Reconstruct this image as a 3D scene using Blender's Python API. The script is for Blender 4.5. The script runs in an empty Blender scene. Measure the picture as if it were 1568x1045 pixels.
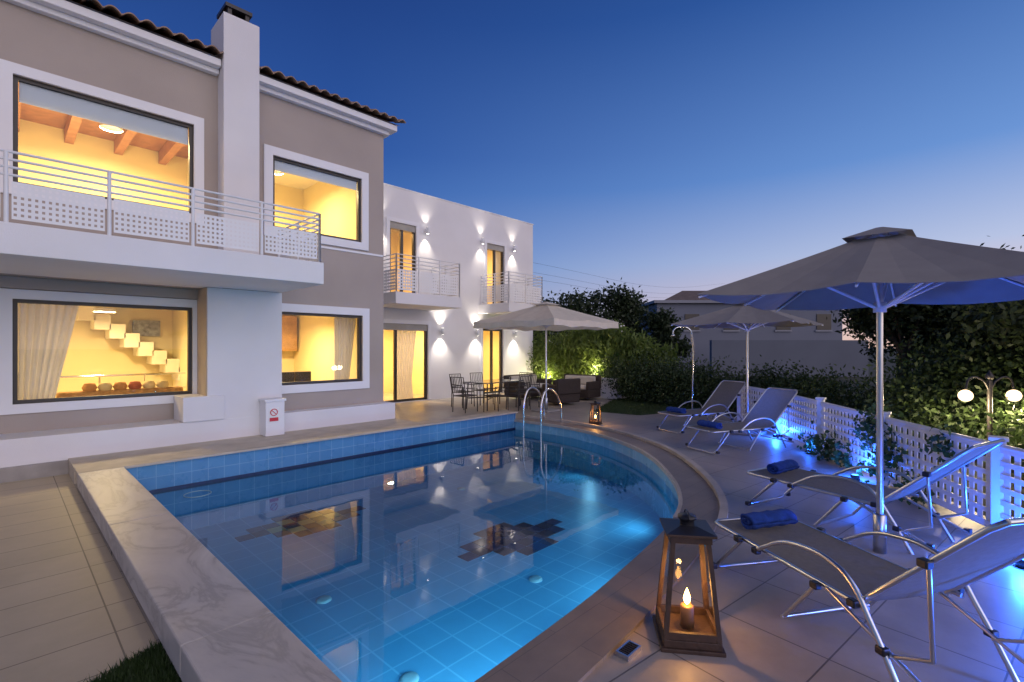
import bpy, math, random
import numpy as np
from mathutils import Vector, Matrix
from mathutils.geometry import tessellate_polygon
random.seed(4); rng=np.random.default_rng(7)
C=bpy.context.scene.collection
sc=bpy.context.scene
sc.view_settings.view_transform='Standard'
sc.view_settings.look='None'
sc.view_settings.exposure=0

# ------------------------------------------------------------ helpers
def link(o,parent=None):
    C.objects.link(o)
    if parent is not None: o.parent=parent
    return o
def empty(name,loc=(0,0,0),rz=0):
    e=bpy.data.objects.new(name,None); e.location=loc; e.rotation_euler=(0,0,rz); e.empty_display_size=.2
    return link(e)
def mesh(name,v,f,mat=None,parent=None,smooth=False):
    m=bpy.data.meshes.new(name); m.from_pydata([tuple(p) for p in v],[],f); m.update()
    o=bpy.data.objects.new(name,m)
    if mat: m.materials.append(mat)
    if smooth:
        for p in m.polygons: p.use_smooth=True
    return link(o,parent)
def boxdata(b):
    x0,x1,y0,y1,z0,z1=b
    v=[(x0,y0,z0),(x1,y0,z0),(x1,y1,z0),(x0,y1,z0),(x0,y0,z1),(x1,y0,z1),(x1,y1,z1),(x0,y1,z1)]
    f=[(0,3,2,1),(4,5,6,7),(0,1,5,4),(1,2,6,5),(2,3,7,6),(3,0,4,7)]
    return v,f
def boxes(name,bl,mat,parent=None,bev=0):
    V=[];F=[]
    for b in bl:
        v,f=boxdata(b); n=len(V); V+=v; F+=[tuple(i+n for i in q) for q in f]
    o=mesh(name,V,F,mat,parent)
    if bev:
        md=o.modifiers.new('bev','BEVEL'); md.width=bev; md.segments=2
    return o
def tube(name,pts,r,mat,parent=None,cyclic=False,smooth=False,res=3):
    c=bpy.data.curves.new(name,'CURVE'); c.dimensions='3D'; c.bevel_depth=r; c.bevel_resolution=res; c.use_fill_caps=True
    strips=pts if isinstance(pts[0][0],(tuple,list)) else [pts]
    for st in strips:
        if smooth:
            s=c.splines.new('BEZIER'); s.bezier_points.add(len(st)-1)
            for bp,p in zip(s.bezier_points,st):
                bp.co=p; bp.handle_left_type='AUTO'; bp.handle_right_type='AUTO'
            s.resolution_u=8
        else:
            s=c.splines.new('POLY'); s.points.add(len(st)-1)
            for q,p in zip(s.points,st): q.co=(*p,1)
        s.use_cyclic_u=cyclic
    o=bpy.data.objects.new(name,c); c.materials.append(mat)
    return link(o,parent)
def revolve(name,prof,mat,parent=None,seg=24,loc=(0,0,0),smooth=True):
    V=[];F=[];n=len(prof)
    for i in range(seg):
        a=2*math.pi*i/seg
        for r,z in prof: V.append((loc[0]+r*math.cos(a),loc[1]+r*math.sin(a),loc[2]+z))
    for i in range(seg):
        j=(i+1)%seg
        for k in range(n-1): F.append((i*n+k,j*n+k,j*n+k+1,i*n+k+1))
    return mesh(name,V,F,mat,parent,smooth)

def catmull(pts,sub=5):
    out=[]
    n=len(pts)
    for i in range(n-1):
        p0=pts[max(i-1,0)];p1=pts[i];p2=pts[i+1];p3=pts[min(i+2,n-1)]
        for k in range(sub):
            t=k/sub
            out.append(tuple(.5*((2*p1[j])+(-p0[j]+p2[j])*t+(2*p0[j]-5*p1[j]+4*p2[j]-p3[j])*t*t+(-p0[j]+3*p1[j]-3*p2[j]+p3[j])*t**3) for j in range(2)))
    out.append(tuple(pts[-1])); return out

# ------------------------------------------------------------ materials
def nm(name):
    m=bpy.data.materials.new(name); m.use_nodes=True
    nt=m.node_tree; b=nt.nodes['Principled BSDF']; return m,nt,b
def pos(nt,scale=(1,1,1),rot=(0,0,0),loc=(0,0,0)):
    g=nt.nodes.new('ShaderNodeNewGeometry'); mp=nt.nodes.new('ShaderNodeMapping')
    mp.inputs['Scale'].default_value=scale; mp.inputs['Rotation'].default_value=rot; mp.inputs['Location'].default_value=loc
    nt.links.new(g.outputs['Position'],mp.inputs['Vector']); return mp.outputs['Vector']
def ramp(nt,fac,stops):
    r=nt.nodes.new('ShaderNodeValToRGB'); e=r.color_ramp.elements
    while len(e)<len(stops): e.new(.5)
    for el,(p,c) in zip(e,stops): el.position=p; el.color=(*c,1)
    nt.links.new(fac,r.inputs['Fac']); return r.outputs['Color']
def M(name,col,rough=.6,var=.12,scale=3,bump=.0,bscale=60,metal=0,spec=.5,emit=None,es=0,col2=None,trans=0):
    m,nt,b=nm(name)
    b.inputs['Roughness'].default_value=rough; b.inputs['Metallic'].default_value=metal
    b.inputs['Specular IOR Level'].default_value=spec
    v=pos(nt)
    n=nt.nodes.new('ShaderNodeTexNoise'); n.inputs['Scale'].default_value=scale; n.inputs['Detail'].default_value=6
    nt.links.new(v,n.inputs['Vector'])
    c1=tuple(max(0,c*(1-var)) for c in col); c2=col2 or tuple(min(1,c*(1+var)) for c in col)
    colo=ramp(nt,n.outputs['Fac'],[(.3,c1),(.7,c2)])
    nt.links.new(colo,b.inputs['Base Color'])
    if bump:
        n2=nt.nodes.new('ShaderNodeTexNoise'); n2.inputs['Scale'].default_value=bscale; n2.inputs['Detail'].default_value=4
        nt.links.new(v,n2.inputs['Vector'])
        bp=nt.nodes.new('ShaderNodeBump'); bp.inputs['Strength'].default_value=bump; bp.inputs['Distance'].default_value=.01
        nt.links.new(n2.outputs['Fac'],bp.inputs['Height']); nt.links.new(bp.outputs['Normal'],b.inputs['Normal'])
    if emit:
        b.inputs['Emission Color'].default_value=(*emit,1); b.inputs['Emission Strength'].default_value=es
    if trans:
        tr=nt.nodes.new('ShaderNodeBsdfTranslucent'); nt.links.new(colo,tr.inputs['Color'])
        mx=nt.nodes.new('ShaderNodeMixShader'); mx.inputs[0].default_value=trans
        nt.links.new(b.outputs[0],mx.inputs[1]); nt.links.new(tr.outputs[0],mx.inputs[2])
        nt.links.new(mx.outputs[0],nt.nodes['Material Output'].inputs[0])
    return m
def tilemat(name,c1,c2,mortar,size=(.6,.6),gap=.006,rough=.45,plane='XY',rz=0,loc=(0,0,0),bump=.3,stain=.25,offset=0,spec=.5):
    m,nt,b=nm(name); b.inputs['Roughness'].default_value=rough; b.inputs['Specular IOR Level'].default_value=spec
    rot={'XY':(0,0,rz),'XZ':(math.radians(-90),0,0),'YZ':(0,math.radians(-90),math.radians(-90))}[plane]
    v=pos(nt,rot=rot,loc=loc)
    t=nt.nodes.new('ShaderNodeTexBrick'); t.offset=offset; t.squash=1
    t.inputs['Scale'].default_value=1; t.inputs['Brick Width'].default_value=size[0]; t.inputs['Row Height'].default_value=size[1]
    t.inputs['Mortar Size'].default_value=gap; t.inputs['Mortar Smooth'].default_value=.2
    t.inputs['Color1'].default_value=(*c1,1); t.inputs['Color2'].default_value=(*c2,1); t.inputs['Mortar'].default_value=(*mortar,1)
    nt.links.new(v,t.inputs['Vector'])
    n=nt.nodes.new('ShaderNodeTexNoise'); n.inputs['Scale'].default_value=1.6; n.inputs['Detail'].default_value=8; n.inputs['Roughness'].default_value=.65
    nt.links.new(pos(nt),n.inputs['Vector'])
    st=ramp(nt,n.outputs['Fac'],[(.3,(1-stain,)*3),(.65,(1,1,1))])
    mx=nt.nodes.new('ShaderNodeMix'); mx.data_type='RGBA'; mx.blend_type='MULTIPLY'; mx.inputs[0].default_value=1
    nt.links.new(t.outputs['Color'],mx.inputs[6]); nt.links.new(st,mx.inputs[7])
    nt.links.new(mx.outputs[2],b.inputs['Base Color'])
    rr=nt.nodes.new('ShaderNodeMapRange'); rr.inputs[3].default_value=rough-.12; rr.inputs[4].default_value=rough+.15
    nt.links.new(n.outputs['Fac'],rr.inputs[0]); nt.links.new(rr.outputs[0],b.inputs['Roughness'])
    bp=nt.nodes.new('ShaderNodeBump'); bp.invert=True; bp.inputs['Strength'].default_value=bump; bp.inputs['Distance'].default_value=.004
    nt.links.new(t.outputs['Fac'],bp.inputs['Height']); nt.links.new(bp.outputs['Normal'],b.inputs['Normal'])
    return m
def emis(name,col,s):
    m,nt,b=nm(name); nt.nodes.remove(b); e=nt.nodes.new('ShaderNodeEmission')
    e.inputs['Color'].default_value=(*col,1); e.inputs['Strength'].default_value=s
    nt.links.new(e.outputs[0],nt.nodes['Material Output'].inputs[0]); return m
def thinglass(name,tint=(1,1,1),rough=0.0,ior=1.45,bump=0,bscale=1,boost=1.0):
    m,nt,b=nm(name); nt.nodes.remove(b)
    t=nt.nodes.new('ShaderNodeBsdfTransparent'); t.inputs['Color'].default_value=(*tint,1)
    g=nt.nodes.new('ShaderNodeBsdfGlossy'); g.inputs['Roughness'].default_value=rough
    fr=nt.nodes.new('ShaderNodeFresnel'); fr.inputs['IOR'].default_value=ior
    mx=nt.nodes.new('ShaderNodeMixShader')
    nt.links.new(fr.outputs[0],mx.inputs[0])
    nt.links.new(t.outputs[0],mx.inputs[1]); nt.links.new(g.outputs[0],mx.inputs[2])
    nt.links.new(mx.outputs[0],nt.nodes['Material Output'].inputs[0])
    if bump:
        n=nt.nodes.new('ShaderNodeTexNoise'); n.inputs['Scale'].default_value=bscale; n.inputs['Detail'].default_value=3
        nt.links.new(pos(nt),n.inputs['Vector'])
        bp=nt.nodes.new('ShaderNodeBump'); bp.inputs['Strength'].default_value=bump; bp.inputs['Distance'].default_value=.02
        nt.links.new(n.outputs['Fac'],bp.inputs['Height'])
        nt.links.new(bp.outputs[0],g.inputs['Normal'])
    return m
def leafmat(name,c1,c2,trans=.25):
    m,nt,b=nm(name); b.inputs['Roughness'].default_value=.55
    n=nt.nodes.new('ShaderNodeTexNoise'); n.inputs['Scale'].default_value=5; n.inputs['Detail'].default_value=8; n.inputs['Roughness'].default_value=.8
    nt.links.new(pos(nt),n.inputs['Vector'])
    col=ramp(nt,n.outputs['Fac'],[(.35,c1),(.65,c2)])
    nt.links.new(col,b.inputs['Base Color'])
    tr=nt.nodes.new('ShaderNodeBsdfTranslucent'); nt.links.new(col,tr.inputs['Color'])
    mx=nt.nodes.new('ShaderNodeMixShader'); mx.inputs[0].default_value=trans
    nt.links.new(b.outputs[0],mx.inputs[1]); nt.links.new(tr.outputs[0],mx.inputs[2])
    nt.links.new(mx.outputs[0],nt.nodes['Material Output'].inputs[0]); return m

taupe=M('taupe_stucco',(.39,.335,.30),.85,.06,1.1,.3,90)
white=M('white_stucco',(.72,.71,.73),.8,.045,.9,.25,90)
trimw=M('white_trim',(.76,.76,.79),.6,.02,2)
dark=M('dark_frame',(.035,.03,.028),.4,.1,5)
railw=M('white_metal',(.72,.73,.76),.35,.02,3)
chrome=M('chrome',(.75,.77,.8),.12,.02,3,metal=1)
alum=M('aluminium',(.62,.64,.68),.28,.05,6,metal=1)
black=M('black_plastic',(.02,.02,.025),.4,.1,6)
cream=M('cream_paint',(.86,.75,.46),.8,.03,2)
creamw=M('cream_white',(.85,.8,.68),.7,.03,2)
wood_r=M('reddish_beam',(.36,.17,.10),.6,.2,8)
fabric=M('sling_fabric',(.28,.26,.22),.85,.08,30,.3,400,trans=.35)
canvas=M('grey_canvas',(.30,.28,.265),.9,.06,6,.15,200,trans=.08)
canvas2=M('cream_canvas',(.78,.72,.60),.9,.05,6,.15,200,trans=.25)
towelm=M('blue_towel',(.015,.06,.30),.95,.25,30,.9,180)
termat=M('terracotta_tile',(.30,.20,.14),.8,.35,6,.4,30)
woodd=M('lantern_wood',(.055,.030,.018),.55,.3,14,.3,60)
wicker=M('dark_wicker',(.045,.032,.025),.7,.3,40,.6,150)
cushion=M('cream_cushion',(.62,.58,.5),.9,.05,8)
soil=M('soil',(.045,.05,.03),.95,.4,1.5,.6,10)
curt=M('curtain_fabric',(.75,.74,.74),.9,.04,5,trans=.3)
glass=thinglass('window_glass',(.97,.98,.97),.0,1.45)
lglass=thinglass('lantern_glass',(.97,.95,.9),.02,1.3)
water=thinglass('pool_water',(.56,.85,1.0),.006,1.43,bump=.055,bscale=1.7)
tdeck=tilemat('deck_tiles',(.41,.36,.31),(.37,.325,.28),(.14,.125,.11),(.62,.62),.005,.42,rz=math.radians(8),loc=(.1,.22,0),stain=.3)
tleft=tilemat('patio_tiles',(.53,.44,.31),(.49,.41,.29),(.20,.165,.12),(.6,.42),.005,.5,loc=(.13,.05,0),stain=.2)
tcop=tilemat('coping_stone',(.31,.25,.20),(.27,.22,.18),(.2,.17,.145),(.9,.18),.003,.5,offset=.5,stain=.35)
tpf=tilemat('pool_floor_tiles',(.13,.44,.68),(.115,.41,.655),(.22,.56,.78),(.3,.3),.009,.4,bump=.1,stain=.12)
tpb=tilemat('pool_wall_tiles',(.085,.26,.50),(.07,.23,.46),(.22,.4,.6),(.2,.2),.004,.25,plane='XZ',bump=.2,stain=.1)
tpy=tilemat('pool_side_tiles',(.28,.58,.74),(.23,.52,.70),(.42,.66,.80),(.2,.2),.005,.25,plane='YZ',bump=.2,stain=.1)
navy=M('navy_tile',(.010,.022,.09),.3,.2,20)
maroon=M('maroon_tile',(.035,.02,.045),.4,.2,20)
painted_reflection=M('painted_reflection_tile',(.60,.42,.16),.4,.1,20)  # yellow of the lit window's reflection, put into the tile colour
marble,nt,b=nm('marble_coping'); b.inputs['Roughness'].default_value=.4
n=nt.nodes.new('ShaderNodeTexNoise'); n.inputs['Scale'].default_value=2.0; n.inputs['Detail'].default_value=12; n.inputs['Distortion'].default_value=1.4; n.inputs['Roughness'].default_value=.6
nt.links.new(pos(nt,(1,.5,1),(0,0,.5)),n.inputs['Vector'])
nt.links.new(ramp(nt,n.outputs['Fac'],[(.34,(.56,.52,.48)),(.46,(.49,.455,.42)),(.502,(.38,.35,.325)),(.54,(.50,.47,.435)),(.7,(.60,.565,.52))]),b.inputs['Base Color'])
hedge_m=leafmat('hedge_leaves',(.014,.032,.010),(.07,.115,.032))
tree_m=leafmat('tree_leaves',(.010,.022,.009),(.045,.07,.025))
bush_m=leafmat('bush_leaves',(.08,.13,.02),(.20,.27,.05),.35)
ivy_m=leafmat('ivy_leaves',(.02,.05,.012),(.07,.13,.03))
grass_m=leafmat('grass_blades',(.015,.04,.008),(.05,.09,.022))
bark=M('bark',(.09,.065,.045),.9,.3,12,.6,40)

# ------------------------------------------------------------ lights
def point(name,loc,e,col,r=.05,parent=None):
    l=bpy.data.lights.new(name,'POINT'); l.energy=e; l.color=col; l.shadow_soft_size=r
    o=bpy.data.objects.new(name,l); o.location=loc; return link(o,parent)
def disk(name,loc,e,col,s,parent=None):
    l=bpy.data.lights.new(name,'AREA'); l.shape='DISK'; l.size=s; l.energy=e; l.color=col
    o=bpy.data.objects.new(name,l); o.location=loc; return link(o,parent)
def spot(name,loc,d,e,col,ang,parent=None,r=.03,blend=.6):
    l=bpy.data.lights.new(name,'SPOT'); l.energy=e; l.color=col; l.spot_size=math.radians(ang); l.spot_blend=blend; l.shadow_soft_size=r
    o=bpy.data.objects.new(name,l); o.location=loc; o.rotation_euler=Vector(d).to_track_quat('-Z','Y').to_euler(); return link(o,parent)
WARM=(1,.73,.34)

# ------------------------------------------------------------ camera
cam=bpy.data.cameras.new('camera'); co=bpy.data.objects.new('camera',cam); C.objects.link(co)
co.location=(0,0,1.7); co.rotation_euler=(math.radians(90),0,-math.radians(46.25))
cam.sensor_width=36; cam.lens=17.17; cam.shift_y=.006; cam.clip_end=3000; cam.clip_start=.02
sc.camera=co

# ------------------------------------------------------------ world
w=bpy.data.worlds.new('World'); sc.world=w; w.use_nodes=True; nt=w.node_tree
bg=nt.nodes['Background']; bg.inputs['Strength'].default_value=1
def s2l(r,g,b): return tuple(((c/255+.055)/1.055)**2.4 if c>10 else c/255/12.92 for c in (r,g,b))
tc=nt.nodes.new('ShaderNodeTexCoord')
nz=nt.nodes.new('ShaderNodeVectorMath'); nz.operation='NORMALIZE'; nt.links.new(tc.outputs['Generated'],nz.inputs[0])
sp=nt.nodes.new('ShaderNodeSeparateXYZ'); nt.links.new(nz.outputs[0],sp.inputs[0])
cool=ramp(nt,sp.outputs['Z'],[(0,s2l(148,172,202)),(.08,s2l(112,152,202)),(.2,s2l(74,120,190)),(.36,s2l(45,87,162)),(.62,s2l(27,58,124)),(1,s2l(16,36,86))])
warm=ramp(nt,sp.outputs['Z'],[(0,s2l(242,200,178)),(.07,s2l(230,202,206)),(.16,s2l(184,196,228)),(.3,s2l(108,150,214)),(.55,s2l(50,94,166)),(1,s2l(16,36,86))])
dt=nt.nodes.new('ShaderNodeVectorMath'); dt.operation='DOT_PRODUCT'; dt.inputs[1].default_value=(.72,-.69,0)
nt.links.new(nz.outputs[0],dt.inputs[0])
mr=nt.nodes.new('ShaderNodeMapRange'); mr.inputs[1].default_value=-.25; mr.inputs[2].default_value=.75; nt.links.new(dt.outputs['Value'],mr.inputs[0])
mx=nt.nodes.new('ShaderNodeMix'); mx.data_type='RGBA'; nt.links.new(mr.outputs[0],mx.inputs[0]); nt.links.new(cool,mx.inputs[6]); nt.links.new(warm,mx.inputs[7])
# after-sunset glow low in the west (behind the camera)
dt2=nt.nodes.new('ShaderNodeVectorMath'); dt2.operation='DOT_PRODUCT'; dt2.inputs[1].default_value=(-.1,-.97,.2)
nt.links.new(nz.outputs[0],dt2.inputs[0])
mr2=nt.nodes.new('ShaderNodeMapRange'); mr2.inputs[1].default_value=.35; mr2.inputs[2].default_value=1.0; mr2.interpolation_type='SMOOTHSTEP'; nt.links.new(dt2.outputs['Value'],mr2.inputs[0])
gl=nt.nodes.new('ShaderNodeMix'); gl.data_type='RGBA'; gl.blend_type='ADD'; nt.links.new(mr2.outputs[0],gl.inputs[0])
nt.links.new(mx.outputs[2],gl.inputs[6]); gl.inputs[7].default_value=(1.25,1.03,.90,1)
sk=nt.nodes.new('ShaderNodeTexSky'); sk.sky_type='NISHITA'; sk.sun_disc=False; sk.sun_elevation=math.radians(0.5); sk.sun_rotation=math.radians(186)
ad=nt.nodes.new('ShaderNodeMix'); ad.data_type='RGBA'; ad.blend_type='ADD'; ad.inputs[0].default_value=.004
nt.links.new(gl.outputs[2],ad.inputs[6]); nt.links.new(sk.outputs[0],ad.inputs[7])
nt.links.new(ad.outputs[2],bg.inputs['Color'])
sl=bpy.data.lights.new('sun','SUN'); sl.energy=.14; sl.angle=math.radians(40); sl.color=(1,.8,.7)
so=bpy.data.objects.new('sun',sl); so.rotation_euler=Vector((.1,.95,-.3)).to_track_quat('-Z','Y').to_euler(); C.objects.link(so)

# ------------------------------------------------------------ pool outline
curve=catmull([(1.62,1.80),(2.24,1.83),(2.8,1.87),(3.3,1.93),(3.75,1.99),(4.3,2.08),(4.75,2.19),(5.15,2.34),(5.6,2.58),(6.0,2.85),(6.5,3.24),(6.98,3.68),(7.4,4.18),(7.8,4.85),(8.08,5.5),(8.25,6.2),(8.3,6.9),(8.27,7.8)],3)
outline=[(1.02,1.80)]+curve+[(1.02,7.8)]
def holed(name,outer,holes,z,mat,parent=None):
    loops=[[Vector((x,y,0)) for x,y in outer]]+[[Vector((x,y,0)) for x,y in h] for h in holes]
    tr=tessellate_polygon(loops)
    vs=[(p.x,p.y,z) for l in loops for p in l]
    fs=[]
    for t in tr:
        a,b_,c=[Vector(vs[i]) for i in t]
        fs.append(t if (b_-a).cross(c-a).z>0 else t[::-1])
    return mesh(name,vs,fs,mat,parent)
holed('ground',[(-500,-500),(900,-500),(900,900),(-500,900)],[outline],-.01,soil)
holed('pool_deck',[(.62,-5),(1.2,-5),(3.2,-2.6),(6.1,-.55),(10.4,2.38),(11.75,3.6),(13.2,5.4),(12.3,5.7),(11.0,6.1),(10.8,7.4),(13.4,8.4),(14.6,10),(14.6,12.8),(5.6,12.8),(5.6,8.12),(5.6,8.1),(.62,8.1)],[outline],.0,tdeck)
holed('patio_floor',[(-9,-6),(.62,-6),(.62,8.95),(-9,8.95)],[],-.002,tleft)
holed('lawn',[(11.0,6.1),(12.3,5.7),(13.2,5.4),(14.2,7),(13.9,8.6),(13.4,8.4),(10.8,7.4)],[],.004,M('lawn_soil',(.03,.06,.015),.9,.4,6,.5,60))

# pool shell
pool=empty('swimming_pool')
ZF=-.8; ZW=-.2
def wallstrip(name,pts,z0,z1,mat,parent,flip=False,smooth=False):
    V=[];F=[]
    for x,y in pts: V+=[(x,y,z0),(x,y,z1)]
    for i in range(len(pts)-1):
        q=(2*i,2*i+2,2*i+3,2*i+1); F.append(q[::-1] if flip else q)
    return mesh(name,V,F,mat,parent,smooth)
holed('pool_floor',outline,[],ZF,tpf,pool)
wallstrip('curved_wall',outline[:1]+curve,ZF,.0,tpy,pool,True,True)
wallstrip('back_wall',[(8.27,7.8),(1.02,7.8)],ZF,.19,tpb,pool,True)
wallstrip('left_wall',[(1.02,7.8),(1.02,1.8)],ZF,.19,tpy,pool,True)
boxes('waterline_band',[(1.022,8.25,7.785,7.798,-.225,-.165)],navy,pool)
def mosaic(cx,cy,name):
    s=.2; bd={'navy':[],'maroon':[],'painted_reflection':[]}
    rows={0:range(-4,5),1:[-3,-2,-1,0,1,2,3],-1:[-3,-2,-1,0,1,2,3],2:[-1,0,1],-2:[-1,0,1]}
    for j,r in rows.items():
        for i in r:
            k='maroon' if (i+j)%2 else 'navy'
            if name=='a' and abs(i)<=2 and abs(j)<=1 and (i+j)%2==0: k='painted_reflection'  # middle tiles coloured to imitate the yellow window reflected in the water
            if abs(i)==3 and j!=0: 
                if (i*j)>0: continue
            g=.006
            bd[k].append((cx+(i-.5)*s+g,cx+(i+.5)*s-g,cy+(j-.5)*s+g,cy+(j+.5)*s-g,ZF-.01,ZF+.006))
    for k,m in (('navy',navy),('maroon',maroon),('painted_reflection',painted_reflection)):
        if bd[k]: boxes('mosaic_'+name+'_'+k,bd[k],m,pool)
mosaic(3.0,6.95,'a'); mosaic(4.65,4.4,'b')
discs=[(3.97,3.45),(2.2,4.68),(2.12,3.1),(5.6,6.6)]
fitm=M('pool_fitting',(.30,.45,.5),.4,.1,20)
for i,(x,y) in enumerate(discs):
    revolve(f'floor_fitting_{i}',[(0,.02),(.045,.02),(.07,.014),(.075,0)],fitm,pool,20,(x,y,ZF))
ws=holed('pool_water',outline,[],ZW,water)
tube('skimmer_ring',[(1.75+.15*math.cos(a),7.3+.15*math.sin(a),ZW+.004) for a in np.linspace(0,2*math.pi,33)][:-1],.005,fitm,pool,cyclic=True)
PL=[(2.5,1.86,-.42,(0,1,-.08),85),(1.5,1.83,-.42,(.2,1,-.08),75),(4.3,2.12,-.42,(-.1,1,-.08),55),(6.2,3.05,-.42,(-.4,.9,-.08),34),(8.05,5.5,-.42,(-1,.2,-.08),16)]
for i,(x,y,z,d,e) in enumerate(PL):
    dv=Vector(d).normalized()
    spot(f'pool_lamp_{i}',(x+dv.x*.06,y+dv.y*.06,z),d,e,(.42,.84,1),150,pool,.12,1)

# copings
def offs(pts,d):
    out=[]
    for i,p in enumerate(pts):
        a=pts[max(i-1,0)]; c=pts[min(i+1,len(pts)-1)]
        t=Vector((c[0]-a[0],c[1]-a[1])).normalized()
        out.append((p[0]+t.y*d,p[1]-t.x*d))
    return out
def ring(name,pts,d0,d1,z0,z1,mat):
    a=offs(pts,d0); b_=offs(pts,d1); V=[];F=[]
    for p,q in zip(a,b_): V+=[(*p,z0),(*p,z1),(*q,z1),(*q,z0)]
    for i in range(len(a)-1):
        k=4*i
        for j in range(3): F.append((k+j,k+j+1,k+j+5,k+j+4)[::-1])
        F.append((k+3,k,k+4,k+7)[::-1])
    F.append((0,1,2,3)); k=4*(len(a)-1); F.append((k+3,k+2,k+1,k))
    return mesh(name,V,F,mat,pool,False)
cl=[(1.03,1.80)]+curve
ring('pool_edge_coping',cl,-.03,.36,-.03,.022,tcop)
stone=M('pale_coping_stone',(.48,.42,.34),.6,.15,4,.2,40)
k0=next(i for i,p in enumerate(cl) if p[0]>4.6)
ring('outer_kerb',cl[k0:],.362,.44,-.02,.07,stone)
ring('wet_edge_trim',cl[k0:],-.045,-.005,-.03,.026,stone)
boxes('marble_coping_left',[(.62,1.06,.6,2.9,.03,.2),(.62,1.06,2.904,5.3,.03,.2),(.62,1.06,5.304,7.74,.03,.2)],marble,pool,.008)
boxes('marble_coping_side',[(.64,1.018,.62,7.76,-.02,.03)],M('coping_side',(.33,.29,.25),.8,.15,3,.3,50),pool)
boxes('marble_coping_back',[(.62,8.30,7.745,8.1,.17,.202)],stone,pool,.006)
boxes('coping_back_core',[(.64,8.28,7.803,8.09,-.02,.168)],stone,pool)
boxes('house_ledge',[(.62,5.735,8.103,8.895,.0,.198)],stone,pool)
boxes('house_ledge_left',[(-8,.618,8.84,8.895,-.02,.18)],M('grey_marble',(.32,.30,.29),.5,.2,4),pool)
dg=empty('drain_grate')
boxes('grate_frame',[(2.34,2.48,1.37,1.38,.0,.026),(2.34,2.48,1.44,1.45,.0,.026),(2.34,2.35,1.381,1.439,.0,.026),(2.47,2.48,1.381,1.439,.0,.026)],alum,dg)
boxes('grate_bars',[(x,x+.006,1.381,1.439,.0,.025) for x in np.arange(2.36,2.465,.018)],dark,dg)

# ------------------------------------------------------------ house
house=empty('villa_house')
def wall(name,y,x0,x1,z0,z1,ops,mat,parent,t=.22):
    xs=sorted(set([x0,x1]+[o[0] for o in ops]+[o[1] for o in ops])); zs=sorted(set([z0,z1]+[o[2] for o in ops]+[o[3] for o in ops]))
    V=[];F=[]
    def quad(a,b_,c,d): n=len(V); V.extend([a,b_,c,d]); F.append((n,n+1,n+2,n+3))
    for i in range(len(xs)-1):
        for j in range(len(zs)-1):
            cx=(xs[i]+xs[i+1])/2; cz=(zs[j]+zs[j+1])/2
            if any(o[0]<cx<o[1] and o[2]<cz<o[3] for o in ops): continue
            for yy in (y,y+t):
                q=[(xs[i],yy,zs[j]),(xs[i+1],yy,zs[j]),(xs[i+1],yy,zs[j+1]),(xs[i],yy,zs[j+1])]
                if yy!=y: q=q[::-1]
                quad(*q)
    for a,b_,c,d in list(ops)+[(x0,x1,z0,z1)]:
        quad((a,y,c),(a,y+t,c),(a,y+t,d),(a,y,d)); quad((b_,y,c),(b_,y,d),(b_,y+t,d),(b_,y+t,c))
        quad((a,y,d),(a,y+t,d),(b_,y+t,d),(b_,y,d)); quad((a,y,c),(b_,y,c),(b_,y+t,c),(a,y+t,c))
    return mesh(name,V,F,mat,parent)
def frame(name,y0,y1,x0,x1,z0,z1,wd,mat,parent,mull=(),hm=(),bottom=True,bev=0):
    bl=[(x0,x0+wd,y0,y1,z0,z1),(x1-wd,x1,y0,y1,z0,z1),(x0+wd,x1-wd,y0,y1,z1-wd,z1)]
    if bottom: bl.append((x0+wd,x1-wd,y0,y1,z0,z0+wd))
    for m_ in mull: bl.append((m_-wd*.6,m_+wd*.6,y0+.004,y1-.004,z0+wd,z1-wd))
    return boxes(name,bl,mat,parent,bev)
W1=(-.0+.1,2.15,3.85,5.3); W2=(3.37,5.12,3.85,5.16); W3=(.1,2.2,.92,2.36); W4=(3.45,5.14,1.0,2.35)
wall('upper_wall',9.2,-7,5.64,2.66,6.3,[W1,W2],taupe,house)
wall('lower_wall_left',9.5,-7,2.4,.0,2.66,[W3],taupe,house)
wall('lower_wall_right',9.2,3.3,5.64,.0,2.66,[W4],taupe,house)
boxes('side_wall',[(5.42,5.64,9.423,16,.0,6.3)],taupe,house)
boxes('upper_floor_soffit',[(-7,3.3,9.423,9.5,2.5,2.655)],taupe,house)
boxes('column',[(2.27,3.42,8.9,9.62,.19,2.655)],white,house)
boxes('column_reveal',[(2.262,2.27,8.93,9.5,.53,2.65)],M('beige_reveal',(.5,.42,.33),.8,.05,3),house)
boxes('plinth',[(-7,5.735,8.897,9.55,-.02,.53)],white,house,.006)
boxes('plinth_stub',[(1.93,2.5,8.86,9.45,.535,.92)],white,house,.006)
boxes('chimney',[(2.5,3.05,8.9,9.6,2.99,7.18)],white,house,.006)
boxes('chimney_cap',[(2.55,2.98,9.0,9.5,7.18,7.24),(2.6,2.66,9.03,9.47,7.24,7.36),(2.87,2.93,9.03,9.47,7.24,7.36),(2.56,2.97,9.0,9.5,7.36,7.42)],dark,house)
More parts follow.
